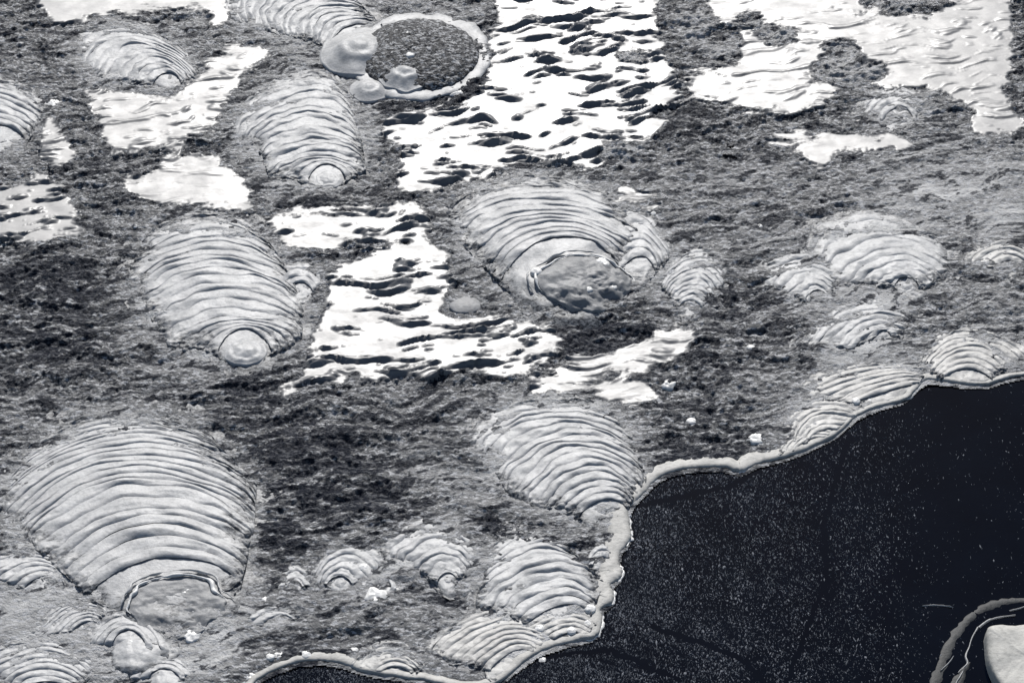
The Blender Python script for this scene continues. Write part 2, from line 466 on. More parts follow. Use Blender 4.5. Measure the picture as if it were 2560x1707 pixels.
def clay(name, dark, light, rough=0.5, warm=0.0):
    m, nt, b = mat(name)
    n1 = noise(nt, 16, 5, 0.6)
    n2 = noise(nt, 150, 4, 0.65, stretch=(0.6, 1.1, 1))
    c1 = ramp(nt, n1.outputs[0], [(0.3, dark), (0.68, light)])
    k = ramp(nt, n2.outputs[0], [(0.30, 0.62), (0.55, 1.0)])
    mm = N(nt, "ShaderNodeMix", data_type='RGBA', blend_type='MULTIPLY')
    mm.inputs[0].default_value = 0.8
    nt.links.new(c1.outputs[0], mm.inputs[6]); nt.links.new(k.outputs[0], mm.inputs[7])
    at = N(nt, "ShaderNodeAttribute", attribute_name="thin")
    n3 = noise(nt, 60, 6, 0.72, stretch=(0.5, 1.2, 1))
    ad = N(nt, "ShaderNodeMath", operation='MULTIPLY_ADD')
    nt.links.new(n3.outputs[0], ad.inputs[0]); ad.inputs[1].default_value = 1.7; ad.inputs[2].default_value = -1.12
    sm = N(nt, "ShaderNodeMath", operation='ADD')
    nt.links.new(at.outputs["Fac"], sm.inputs[0]); nt.links.new(ad.outputs[0], sm.inputs[1])
    m2 = N(nt, "ShaderNodeMath", operation='MULTIPLY', use_clamp=True)
    nt.links.new(sm.outputs[0], m2.inputs[0]); m2.inputs[1].default_value = 2.2
    gate = N(nt, "ShaderNodeMath", operation='MULTIPLY')
    g2 = N(nt, "ShaderNodeMath", operation='MULTIPLY', use_clamp=True)
    nt.links.new(at.outputs["Fac"], g2.inputs[0]); g2.inputs[1].default_value = 4.0
    nt.links.new(m2.outputs[0], gate.inputs[0]); nt.links.new(g2.outputs[0], gate.inputs[1])
    under = ramp(nt, n2.outputs[0], [(0.42, (0.022, 0.025, 0.03)), (0.60, (0.20, 0.203, 0.207))])
    fin = mix(nt, gate.outputs[0], mm.outputs[2], under.outputs[0])
    nt.links.new(fin, b.inputs["Base Color"])
    b.inputs["Roughness"].default_value = rough
    b.inputs["IOR"].default_value = 1.38
    nb = noise(nt, 120, 4, 0.6)
    bump(nt, b, nb.outputs[0], 0.25, 0.004)
    return m


M_CLAY = clay("thick grey mud", (0.27, 0.273, 0.275), (0.41, 0.41, 0.406))
M_CLAY_WARM = clay("pale shore mud", (0.29, 0.286, 0.275), (0.43, 0.422, 0.402))
M_CLAY_DULL = clay("dull grey mud", (0.15, 0.153, 0.157), (0.24, 0.242, 0.243), 0.55)
M_BANK = clay("bank mud", (0.26, 0.257, 0.243), (0.38, 0.372, 0.35), 0.55)
M_ROCK = clay("pale block", (0.30, 0.297, 0.28), (0.42, 0.412, 0.38), 0.65)
M_FOAM_GLINT = clay("foam and glint white", (0.50, 0.50, 0.485), (0.70, 0.69, 0.67), 0.35)  # white holds the bubbles' sun glints as plain colour; foam line shares it
M_BRIGHT = clay("bright torn mud", (0.44, 0.44, 0.43), (0.62, 0.615, 0.60), 0.4)
M_SUNK = clay("sunken silt", (0.003, 0.004, 0.006), (0.022, 0.025, 0.027), 0.6)
M_STREAK = clay("scum", (0.25, 0.255, 0.26), (0.40, 0.40, 0.39), 0.5)
M_SPECK = clay("speck", (0.05, 0.056, 0.066), (0.19, 0.2, 0.22), 0.5)

M_WATER, nt, b = mat("black water")
n1 = noise(nt, 7, 5, 0.6)
c = ramp(nt, n1.outputs[0], [(0.3, (0.0005, 0.0014, 0.0042)), (0.7, (0.0011, 0.0026, 0.0064))])
nt.links.new(c.outputs[0], b.inputs["Base Color"])
b.inputs["Roughness"].default_value = 0.06
b.inputs["Specular IOR Level"].default_value = 0.12
b.inputs["IOR"].default_value = 1.33
nb = noise(nt, 60, 3, 0.5)
bump(nt, b, nb.outputs[0], 0.03, 0.003)

# ------------------------------------------------------------------ mesh helpers


def link(o):
    COL.objects.link(o)
    return o


def mesh_obj(name, verts, faces, material, parent=None, smooth=True):
    me = bpy.data.meshes.new(name)
    verts = np.asarray(verts, np.float32)
    faces = np.asarray(faces, np.int32)
    nf, k = faces.shape
    me.vertices.add(len(verts)); me.vertices.foreach_set("co", verts.ravel())
    me.loops.add(nf * k); me.loops.foreach_set("vertex_index", faces.ravel())
    me.polygons.add(nf)
    me.polygons.foreach_set("loop_start", np.arange(0, nf * k, k, dtype=np.int32))
    me.update(calc_edges=True)
    me.polygons.foreach_set("use_smooth", np.full(nf, smooth))
    me.materials.append(material)
    o = link(bpy.data.objects.new(name, me))
    if parent:
        o.parent = parent
        o.matrix_parent_inverse = parent.matrix_world.inverted()
    return o


def grid_faces(nu, nv, wrap=False):
    """nu rows of nv points; wrap closes each row."""
    i, j = np.meshgrid(np.arange(nu - 1), np.arange(nv if wrap else nv - 1), indexing='ij')
    a = i * nv + j
    b_ = i * nv + (j + 1) % nv
    return np.stack([a, b_, b_ + nv, a + nv], -1).reshape(-1, 4)


def thing(name, label, cat, loc, group=None):
    o = link(bpy.data.objects.new(name, None))
    o.empty_display_size = 0.05
    o.location = loc
    o["label"], o["category"] = label, cat
    if group:
        o["group"] = group
    bpy.context.view_layer.update()
    return o


def tag(o, label, cat, group=None):
    o["label"], o["category"] = label, cat
    if group:
        o["group"] = group
    return o


# ------------------------------------------------------------------ setting: ground, mud flat, wet film, water
g = mesh_obj("ground", [(-300, -300, -0.09), (300, -300, -0.09), (300, 300, -0.09), (-300, 300, -0.09)], [(0, 1, 2, 3)], M_GROUND)
g["kind"] = "structure"
ox = np.arange(-14, 14.01, 0.14); oy = np.arange(-12, 16.01, 0.14)
OX, OY = np.meshgrid(ox, oy)
OZ = -0.034 + 0.010 * fbm(OX / 0.9, OY / 0.4, 4)
far = mesh_obj("mud_flat", np.dstack([OX, OY, OZ]).reshape(-1, 3), grid_faces(*OX.shape), M_MUD)
for an, ar in (("silt", np.clip(0.35 + 0.5 * fbm(OX / 1.3, OY / 0.6, 3), 0, 1)), ("wet", np.clip(0.25 + 0.9 * fbm(OX / 0.7 + 4, OY / 0.25, 4), 0, 0.9))):
    far.data.attributes.new(an, 'FLOAT', 'POINT').data.foreach_set("value", ar.ravel().astype(np.float32))
far["kind"] = "structure"

gx = np.arange(-1.95, 1.95, 0.0034, dtype=np.float32)
gy = np.arange(-1.22, 1.72, 0.0038, dtype=np.float32)
GX, GY = np.meshgrid(gx, gy)
x, y = GX.ravel(), GY.ravel()
PX, PY = frame(x, y)
keep_v = (PX > -110) & (PX < W_PX + 110) & (PY > -110) & (PY < H_PX + 90)
ang = R(9)
xr, yr = x * math.cos(ang) + y * math.sin(ang), -x * math.sin(ang) + y * math.cos(ang)
wx_ = 0.05 * fbm(x / 0.22, y / 0.22, 2)
wy_ = 0.03 * fbm(x / 0.18 + 31, y / 0.18, 2)
edge = fbm((xr + wx_) / 0.085, (yr + wy_) / 0.034, 5, 0.66)
film_f = sample(_film_b, PX, PY) + 0.34 * edge + 0.07
m_film = film_f > 0.5
soft = np.clip((film_f - 0.36) / 0.28, 0, 1)
soft = soft * soft * (3 - 2 * soft)
ripk = sample(_rip_b, PX, PY)
# ripple cords running across the slope of the flat: flat sheet, short steep wavelets
rw = fbm((xr + wx_) / 0.110, (yr + wy_) / 0.021, 3, 0.5)
rw2 = fbm((xr - wx_) / 0.30 + 5, (yr + wy_) / 0.10, 2)
lens = np.clip(rw - 0.30 + 0.45 * rw2, 0, 1)
z_film = 0.0005 + ripk * 0.021 * lens ** 0.85 + 0.0006 * fbm(x / 0.09, y / 0.06, 2)
# rough mud: wavelets plus curdled crumbs
crumb = fbm(x / 0.0125, y / 0.0105, 2, 0.6)
big = fbm((xr + wx_) / 0.17, (yr + wy_) / 0.055, 3, 0.5)
z_mud = 0.0105 * big + 0.0038 * np.abs(crumb) ** 0.8 * np.sign(crumb) + 0.003 * fbm(x / 0.05, y / 0.03, 2)
pale = sample(blur(_pale, 12), PX, PY)
dark = sample(blur(_dark_shade, 12), PX, PY)
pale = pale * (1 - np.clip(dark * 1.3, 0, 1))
z = soft * z_film + (1 - soft) * (z_mud * (1 - 0.68 * np.clip(pale, 0, 1)) - 0.001)
wat = sample(blur(_water_m, 6), PX, PY)
near_w = sample(blur(_water_m, 40), PX, PY)
z = z * (1 - np.clip(near_w * 3.2 - 0.25, 0, 0.93)) - 0.0080 * np.clip(near_w * 2.6 - 0.45, 0, 1)
mrg = np.maximum.reduce([-PX, PX - W_PX, -PY, PY - H_PX])
z = z - 0.030 * np.clip((mrg - 40) / 65, 0, 1) ** 1.5
V = np.stack([x, y, z], -1)
nyv, nxv = GX.shape
F = grid_faces(nyv, nxv)
ok = keep_v[F].all(1) & (wat[F].mean(1) < 0.62)
F = F[ok]
isf = m_film[F].sum(1) >= 2
lab = np.full(len(x), -1, np.int16)
ix = np.clip(((PX - X0) / STEP).astype(int), 0, _label.shape[1] - 1)
iy = np.clip(((PY - Y0) / STEP).astype(int), 0, _label.shape[0] - 1)
lab = _label[iy, ix]
flab = lab[F[:, 0]]
flab = np.where(isf & (flab >= 0), flab, -1)
strk = fbm((xr + wx_ * 1.5) / 0.26, (yr + wy_ * 1.5) / 0.060, 4, 0.6)
patch = fbm(x / 0.45 + 3, y / 0.35, 2)
isl = sample(blur(_isl, 10), PX, PY)
fine = fbm((xr + wx_) / 0.07, (yr + wy_) / 0.022, 4, 0.65)
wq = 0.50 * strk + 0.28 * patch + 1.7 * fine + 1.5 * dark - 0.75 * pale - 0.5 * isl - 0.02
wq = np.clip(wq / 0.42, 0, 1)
wet_shade = np.clip(0.93 * wq * wq * (3 - 2 * wq) + 0.3 * np.clip(dark * 1.5 - 0.4, 0, 1) * wq, 0, 1)  # streaks painted for ripple shade, plus the painted shadows of domes and vents
pale = np.maximum(pale, 0.6 * isl)
core = np.clip((film_f - 0.47) / 0.46, 0, 1)
silt = np.clip(pale * (0.9 + 0.4 * strk) + 0.16 * np.clip(-strk - 0.1, 0, 1), 0, 1)


def sub_mesh(name, fsel, material):
    f = F[fsel]
    used = np.unique(f)
    remap = np.full(len(V), -1, np.int32)
    remap[used] = np.arange(len(used))
    o = mesh_obj(name, V[used], remap[f], material)
    for an, arr in (("silt", silt), ("wet", wet_shade), ("core", core)):
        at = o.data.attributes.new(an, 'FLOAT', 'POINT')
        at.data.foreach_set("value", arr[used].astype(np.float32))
    o["kind"] = "structure"
    return o


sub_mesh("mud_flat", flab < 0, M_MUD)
for i in range(len(FILMS)):
    s = flab == i
    if s.sum() > 60:
        sub_mesh("shallow_water", s, M_FILM)

# the dark pool beyond the bank
_sh = ground([a for a, _ in SHORE], [b_ for _, b_ in SHORE], z_water)
_in = np.stack([-np.gradient(_sh, axis=0)[:, 1], np.gradient(_sh, axis=0)[:, 0]], -1)
_sh = _sh + 0.008 * _in / np.linalg.norm(_in, axis=1)[:, None]
wv = [(a, b_, z_water) for a, b_ in _sh] + [(2.6, 0.62, z_water), (4.5, 0.9, z_water), (8, 0.2, z_water), (8, -7, z_water), (-2.2, -7, z_water), (-1.6, -3.5, z_water), (-0.75, -1.6, z_water)]
bm_me = bpy.data.meshes.new("pool_water")
bm_me.from_pydata(wv, [], [tuple(range(len(wv)))])
bm_me.materials.append(M_WATER)
if bm_me.polygons[0].normal.z < 0:
    bm_me.flip_normals()
w = link(bpy.data.objects.new("pool_water", bm_me))
w["kind"] = "structure"


# bank: raised lip of mud between flat and pool
def catmull(pts, n):
    p = np.asarray(pts, float)
    p = np.vstack([2 * p[0] - p[1], p, 2 * p[-1] - p[-2]])
    out = []
    for i in range(1, len(p) - 2):
        for k in range(n):
            t = k / n
            a, b_, c_, d = p[i - 1], p[i], p[i + 1], p[i + 2]
            out.append(0.5 * ((2 * b_) + (-a + c_) * t + (2 * a - 5 * b_ + 4 * c_ - d) * t * t + (-a + 3 * b_ - 3 * c_ + d) * t ** 3))
    out.append(p[-2])
    return np.array(out)


sp = catmull([(a, b_, w_) for (a, b_), w_ in zip(SHORE, BANK_W)], 8)
sg = ground(sp[:, 0], sp[:, 1], z_water)
sw = np.array([mm_per_px(a, b_) * w_ for a, b_, w_ in sp])
tan = np.gradient(sg, axis=0)
tan /= np.linalg.norm(tan, axis=1)[:, None]
nor = np.stack([-tan[:, 1], tan[:, 0]], -1)       # towards the flat
for _ in range(14):
    nor[1:-1] = (nor[:-2] + 2 * nor[1:-1] + nor[2:]) / 4
jit = fbm(np.arange(len(sg)) * 0.22, np.zeros(len(sg)), 4, 0.6) * 0.004
prof = [(0.0, -0.010), (0.03, 0.003), (0.12, 0.0075), (0.30, 0.0098), (0.60, 0.0106), (1.00, 0.0106), (1.5, 0.0100), (2.0, 0.0080), (2.4, 0.0020)]
rows = []
for k, (o_, h_) in enumerate(prof):
    off = sw * o_ * 0.70 + jit * 0.6
    p2 = sg + nor * off[:, None]
    hz = z_water + h_ * (0.84 + 0.10 * np.clip(sw / 0.03, 0, 1.3)) * (1 + 0.10 * fbm(p2[:, 0] / 0.05, p2[:, 1] / 0.05, 2)) + 0.0012 * fbm(p2[:, 0] / 0.03, p2[:, 1] / 0.03, 2)
    if k == 0:
        hz[:] = z_water - 0.02
    rows.append(np.column_stack([p2, hz]))
rows = np.array(rows)
bank = mesh_obj("mud_bank", rows.reshape(-1, 3), grid_faces(*rows.shape[:2])[:, ::-1], M_BANK)
tag(bank, "smooth pale grey lip of mud edging the black pool", "mud bank")
# thread of foam along the waterline
tw = []
for o_, h_ in ((-0.0035, 0.0), (-0.002, 0.0022), (0.001, 0.003), (0.004, 0.001)):
    tw.append(np.column_stack([sg + nor * (jit + o_ * (1.0 + 0.5 * np.sin(np.arange(len(sg)) * 0.9)))[:, None], np.full(len(sg), z_water + h_)]))
tw = np.array(tw)
mesh_obj("foam_line", tw.reshape(-1, 3), grid_faces(*tw.shape[:2])[:, ::-1], M_FOAM_GLINT, bank)


# ------------------------------------------------------------------ mud mounds
def smooth_angle_radius(pts, c):
    d = pts - c
    a = np.arctan2(d[:, 1], d[:, 0])
    r = np.hypot(d[:, 0], d[:, 1])
    grid = np.linspace(-np.pi, np.pi, 181)
    o_ = np.argsort(a)
    a, r = a[o_], r[o_]
    rr = np.interp(grid, np.r_[a - 2 * np.pi, a, a + 2 * np.pi], np.r_[r, r, r])
    for _ in range(6):
        rr[:-1] = (np.roll(rr[:-1], 1) + 2 * rr[:-1] + np.roll(rr[:-1], -1)) / 4
        rr[-1] = rr[0]
    return grid, rr


def lerp_keys(keys, t):
    """keys: list of (t, L, A, R) in ground coordinates; t array -> three (n,2) arrays."""
    ts = np.array([k[0] for k in keys])
    res = []
    for q in (1, 2, 3):
        p = np.array([k[q] for k in keys])
        res.append(np.stack([np.interp(t, ts, p[:, 0]), np.interp(t, ts, p[:, 1])], -1))
    return res


def arc_pts(keys, t, phi):
    L, A, Rr = lerp_keys(keys, t)
    M = (L + Rr) / 2
    c = (Rr - L) / 2
    u = A - M
    cs = np.cos(phi)
    cs = np.where(cs > 0, 0.4 * cs + 0.6 * cs * cs, 0.55 * cs)
    return M + c * np.sin(phi)[:, None] + u * cs[:, None]


def thin_attr(o, rad, extra):
    t = np.clip((rad - 0.60) / 0.38, 0, 1) + extra
    o.data.attributes.new("thin", 'FLOAT', 'POINT').data.foreach_set("value", np.clip(t, 0, 1).astype(np.float32))
    return o


def mud_mound(label, keys, front, n, height, depth=0.011, material=None, dome=None, seed=0, group="ridged mounds of mud", spread=1.13, cat="mud mound", skin=None):
    material = material or M_CLAY
    K = []
    if dome:
        dx, dy, r_ = dome[:3]
        keys = [(0.0, (dx - r_ * 1.05, dy), (dx, dy - r_ * 0.85), (dx + r_ * 1.05, dy))] + [(0.20 + 0.80 * i / (len(keys) - 1),) + tuple(k) for i, k in enumerate(keys)]
    for i, k in enumerate(keys):
        if len(k) == 3:
            k = (i / (len(keys) - 1),) + tuple(k)
        K.append((k[0],) + tuple(ground(p[0], p[1]) for p in k[1:]))
    fr = ground(*front)
    # outline of the whole body
    ph = np.linspace(-np.pi / 2, np.pi / 2, 41)
    out = [arc_pts(K, np.full(41, 1.0), ph)]
    tt = np.linspace(0, 1, 14)
    Lk, _, Rk = lerp_keys(K, tt)
    out += [Lk, Rk, fr[None]]
    inner = arc_pts(K, np.zeros(41), np.linspace(0, 2 * np.pi, 41))
    out = np.vstack(out)
    c = (out.min(0) + out.max(0)) / 2 * 0.6 + out.mean(0) * 0.4
    # keep the farthest point per direction
    d = out - c
    a = np.arctan2(d[:, 1], d[:, 0]); r = np.hypot(d[:, 0], d[:, 1])
    bins = np.linspace(-np.pi, np.pi, 37)
    sel = []
    for k in range(36):
        q = np.where((a >= bins[k]) & (a < bins[k + 1]))[0]
        if len(q):
            sel.append(q[np.argmax(r[q])])
    ga, gr = smooth_angle_radius(out[sel], c)
    gr = gr * spread

    axis = fr - K[-1][2]
    axl = np.linalg.norm(axis) * 0.5
    axis = axis / np.linalg.norm(axis)

    def zbase(p, gritty=1.0):
        d_ = p - c
        aa = np.arctan2(d_[..., 1], d_[..., 0])
        rad = np.hypot(d_[..., 0], d_[..., 1]) / np.interp(aa, ga, gr)
        rad = rad * (1 + 0.15 * fbm(p[..., 0] / 0.085 + seed, p[..., 1] / 0.06, 4, 0.6))
        e = np.clip(1 - rad, -0.4, 1)
        frn = np.clip((d_ @ axis) / axl, -1, 1)
        s_ = np.where(e > 0, 1 - (1 - np.clip(e, 0, 1)) ** (1.35 + 1.7 * np.clip(frn, 0, 1)), e * 1.0)
        lump = fbm(p[..., 0] / 0.11 + seed * 3.1, p[..., 1] / 0.09, 2)
        crumb_ = 0.0060 * fbm(p[..., 0] / 0.019 + seed, p[..., 1] / 0.011, 3, 0.6) * np.clip(1.2 - 3.6 * e, 0, 1) * gritty
        fx_, fy_ = frame(p[..., 0], p[..., 1])
        wet_ = sample(_water_s, fx_, fy_)
        return -0.035 * np.clip(wet_ * 1.6 - 0.25, 0, 1) - 0.0035 + height * (0.20 + 0.15 * frn) * s_ * (1 + 0.20 * lump) + crumb_, rad

    e = thing("mud_mound", label, cat, (float(c[0]), float(c[1]), 0.0), group)
    # body under the folds
    na, nr = 120, 30
    A_ = np.linspace(-np.pi, np.pi, na, endpoint=False)
    Rr_ = np.interp(A_, ga, gr)
    fr_ = np.linspace(0.0, 1.06, nr)
    P = c + (fr_[:, None, None] * Rr_[None, :, None]) * np.stack([np.cos(A_), np.sin(A_)], -1)[None]
    zz, rad = zbase(P)
    zz = zz - 0.0035 + 0.0016 * fbm(P[..., 0] / 0.02, P[..., 1] / 0.02, 2)
    # folds: one rounded cord of mud after another
    thin_attr(mesh_obj("body", np.dstack([P, zz]).reshape(-1, 3), grid_faces(nr, na, True), material, e), rad.ravel(), 0.0)
    nphi, ns = 64, 11
    depth = depth * 0.40
    n = int(round(n * 1.12))
    dt = 1.0 / n
    calm = float(np.clip(n / 13, 0.4, 1))
    dt = 1.0 / n
    s = np.linspace(0, 1, ns)
    fullphi = np.linspace(-1, 1, nphi)
    for k in range(n):
        t0, t1 = k * dt, (k + 1) * dt
        mid = (t0 + t1) / 2
        pm = R(150) - R(60) * mid ** 0.5
        h1, h2 = 1.04 - 0.42 * rng.random() ** 2, 1.04 - 0.42 * rng.random() ** 2
        ph = np.where(fullphi < 0, fullphi * pm * h1, fullphi * pm * h2)
        S, PH = np.meshgrid(s, ph, indexing='ij')
        T = t0 + (t1 - t0) * S
        wob = 0.55 * calm * dt * gnoise(PH * 1.1 + seed * 1.7, T * n * 0.42 + seed) + 0.26 * calm * dt * gnoise(PH * 3.4 + seed, T * n * 0.6 + 9)
        Tw = np.clip(T + wob * np.clip(mid * 4, 0.2, 1), 0.0, 1.05)
        P = arc_pts(K, np.clip(Tw, 0, 1).ravel(), PH.ravel())
        zb, rad = zbase(P)
        dep = depth * np.clip(0.72 + 0.75 * gnoise(PH.ravel() * 1.6 + seed + k * 1.3, T.ravel() * n * 0.33), 0.05, 1.5)
        sp_ = np.linalg.norm(arc_pts(K, np.full(PH.size, t1), PH.ravel()) - arc_pts(K, np.full(PH.size, t0), PH.ravel()), axis=1)
        dep = np.minimum(dep, 0.17 * sp_)
        dep = dep * np.clip(0.90 + 1.15 * fbm(P[:, 0] / 0.085 + seed, P[:, 1] / 0.05 + k * 0.4, 3), 0.02, 1.7)
        pr = 1 - np.abs(2 * np.clip(S, 0, 1).ravel() ** 0.80 - 1) ** 2.3
        fl = np.abs(fullphi)[None, :].repeat(ns, 0).ravel()
        end = np.clip((1 - fl) / 0.26, 0, 1)
        end = end * end * (3 - 2 * end)
        zf = zb + end * (dep * pr) * np.clip(1.55 - 0.9 * T.ravel(), 0.45, 1) - (1 - end) * 0.0028 + 0.0009 * fbm(P[:, 0] / 0.012, P[:, 1] / 0.012, 2)
        thin_attr(mesh_obj("fold", np.column_stack([P, zf]), grid_faces(ns, nphi)[:, ::-1], material, e), rad, 0.35 * (1 - end))
    if dome:
        dx, dy, rpx, hh = dome
        dp = ground(dx, dy)
        dome_mesh("vent_dome", dp, rpx * mm_per_px(dx, dy) * 0.9, hh * 0.42, material, e, z0=float(zbase(dp[None])[0][0]) - 0.007, ring=True, seed=seed, rough=0.13)
    if skin:
        sx_, sy_, rx_, sq_, zl_, sag_ = skin
        sc = ground(sx_, sy_)
        sr = rx_ * mm_per_px(sx_, sy_)
        A2 = np.linspace(0, 2 * np.pi, 90, endpoint=False)
        f2 = np.linspace(0, 1, 36) ** 0.8
        rr2 = sr * (1 + 0.14 * fbm(np.cos(A2) * 1.5 + seed, np.sin(A2) * 1.5, 3, 0.5))
        P2 = sc + f2[:, None, None] * rr2[None, :, None] * np.stack([np.cos(A2), np.sin(A2) * sq_], -1)[None]
        zs, _r = zbase(P2, 0.0)
        zs = zs + zl_ * (1 - f2[:, None] ** 5) - sag_ * (1 - f2[:, None] ** 2) + 0.002 * fbm(P2[..., 0] / 0.05 + seed, P2[..., 1] / 0.03, 3)
        zs[-1] -= 0.012
        mesh_obj("burst_skin", np.dstack([P2, zs]).reshape(-1, 3), grid_faces(36, 90, True), M_CLAY_DULL, e)
        # torn edge curled up round the far side
        A3 = np.linspace(R(5), R(200), 64)
        B3 = np.linspace(-0.3 * np.pi, 1.3 * np.pi, 9)
        w3 = np.clip(0.60 + 0.8 * fbm(A3 * 1.5 + seed, A3 * 0, 3, 0.5), 0.15, 1.3) * np.clip(np.minimum(np.arange(64), np.arange(64)[::-1]) / 8, 0.1, 1)
        for f3, tb in ((1.0, 0.0065), (1.16, 0.0045)):
            rr3 = np.interp(A3, A2, rr2) * f3
            X3 = sc[0] + (rr3[:, None] + tb * w3[:, None] * np.cos(B3)) * np.cos(A3)[:, None]
            Y3 = sc[1] + (rr3[:, None] + tb * w3[:, None] * np.cos(B3)) * np.sin(A3)[:, None] * sq_
            z3, _r = zbase(np.dstack([X3, Y3]), 0.0)
            z3 = z3 + tb * 0.95 * w3[:, None] * np.sin(B3) + 0.003
            mesh_obj("torn_edge", np.dstack([X3, Y3, z3]).reshape(-1, 3), grid_faces(64, 9), M_BRIGHT if f3 == 1.0 else M_CLAY, e)
            w3 = np.clip(0.6 + 0.9 * fbm(A3 * 1.9 + seed + 20, A3 * 0, 4, 0.6), 0.1, 1.3) * np.clip(np.minimum(np.arange(64), np.arange(64)[::-1]) / 8, 0.1, 1)
    return e


def dome_mesh(name, c, r, h, material, parent=None, z0=-0.004, ring=False, seed=0, squash=0.92, na=40, nr=16, rough=0.05, p=2.0, bell=False):
    A_ = np.linspace(0, 2 * np.pi, na, endpoint=False)
    f = np.linspace(0, 1.0, nr) ** 0.8
    rr = r * (1 + rough * fbm(np.cos(A_) * 1.3 + seed, np.sin(A_) * 1.3, 2))
    P = np.asarray(c) + f[:, None, None] * rr[None, :, None] * np.stack([np.cos(A_), np.sin(A_) * squash], -1)[None]
    prof_ = np.sqrt(np.clip(1 - f ** p, 0, 1))
    if bell:
        prof_ = (1 - f ** 2) ** 1.9 + 0.07 * np.exp(-((f - 0.45) / 0.10) ** 2) - 0.06 * np.exp(-((f - 0.25) / 0.10) ** 2)
    if ring:
        prof_ = np.cos(f * np.pi / 2) ** 1.3 * 0.8 + 0.10 * np.exp(-((f - 0.72) / 0.10) ** 2) - 0.09 * np.exp(-((f - 0.52) / 0.08) ** 2)
    z_ = z0 + h * prof_[:, None] * np.ones(na)[None] + h * rough * 1.2 * fbm(P[..., 0] / (r * 0.5) + seed, P[..., 1] / (r * 0.5), 2)
    z_[-1] = z0 - 0.012
    z_[-2] = np.minimum(z_[-2], z0 + 0.3 * h)
    return mesh_obj(name, np.dstack([P, z_]).reshape(-1, 3), grid_faces(nr, na, True), material, parent)


for i, (label, keys, front, n, h, kw) in enumerate(MOUNDS):
    kw = dict(kw)
    big = i in (0, 1, 2, 3, 4, 11, 13, 14)
    m_ = np.mean([p for k in keys for p in k] + [front], axis=0)
    sc_ = 1.0 if big else 1.13
    keys = [tuple(tuple(m_ + (np.array(p) - m_) * sc_) for p in k) for k in keys]
    front = tuple(m_ + (np.array(front) - m_) * sc_)
    mt = {"warm": M_CLAY_WARM, "dull": M_CLAY_DULL}.get(kw.pop("m", ""), M_CLAY)
    mud_mound(label, keys, front, n, h, material=mt, seed=i * 7.31, **kw)


# ------------------------------------------------------------------ bubbles
def torus_ring(name, c, r, tube, hz, material, parent, a0=0, a1=360, squash=1.0, z0=0.0, seed=0):
    na, nt_ = 72, 10
    A_ = np.linspace(R(a0), R(a1), na)
    B_ = np.linspace(-0.25 * np.pi, 1.25 * np.pi, nt_)
    wv_ = 1 + 0.6 * fbm(np.cos(A_) * 2.2 + seed, np.sin(A_) * 2.2, 3)
    wv_ *= np.clip(np.minimum(np.arange(na), np.arange(na)[::-1]) / 9.0, 0.15, 1) if a1 - a0 < 350 else 1
    AA, BB = np.meshgrid(A_, B_, indexing='ij')
    W_ = wv_[:, None] * np.ones_like(BB)
    rad = r + tube * W_ * np.cos(BB)
    X_ = c[0] + rad * np.cos(AA); Y_ = c[1] + rad * np.sin(AA) * squash
    Z_ = z0 + hz * W_ * np.sin(BB) + 0.004 * fbm(X_ / 0.022, Y_ / 0.018, 3)
    return mesh_obj(name, np.dstack([X_, Y_, Z_]).reshape(-1, 3), grid_faces(na, nt_)[:, ::1], material, parent)


# big domed bubble with a dark stippled skin
c = ground(962, 128)
k = mm_per_px(962, 128)
e = thing("mud_bubble", "big domed bubble with dark stippled skin inside a pale ring rim", "mud bubble", (float(c[0]), float(c[1]), 0))
o = dome_mesh("skin", c, 140 * k, 0.045, M_SKIN, e, z0=-0.002, na=130, nr=60, rough=0.03, squash=0.95)
me = o.data
co = np.empty(len(me.vertices) * 3, np.float32); me.vertices.foreach_get("co", co); co = co.reshape(-1, 3)
co[:, 2] += 0.004 * fbm(co[:, 0] / 0.012, co[:, 1] / 0.016, 3, 0.6)
me.vertices.foreach_set("co", co.ravel()); me.update()
torus_ring("rim", c, 149 * k, 0.026, 0.006, M_CLAY, e, squash=0.95, z0=0.0)
for nm, (px, py, rp, hh) in (("lobe", (826, 122, 96, .036)), ("lobe", (932, 180, 64, .026))):
    p = ground(px, py)
    l_ = dome_mesh(nm, p, rp * mm_per_px(px, py), hh, M_CLAY, e, z0=0.004 if px < 900 else 0.012, bell=True, seed=px, na=56, nr=26, rough=0.09)
p = ground(850, 205)
dome_mesh("lobe", p, 50 * k, 0.018, M_CLAY, e, z0=0.0, bell=True, seed=3)

c = ground(1068, 700)
e = thing("mud_bubble", "low flat grey blister on the film near the burst bubble mound", "mud bubble", (float(c[0]), float(c[1]), 0))
dome_mesh("skin", c, 40 * mm_per_px(1068, 700), 0.009, M_CLAY_DULL, e, z0=-0.002, na=40, nr=16, seed=15, squash=0.75)

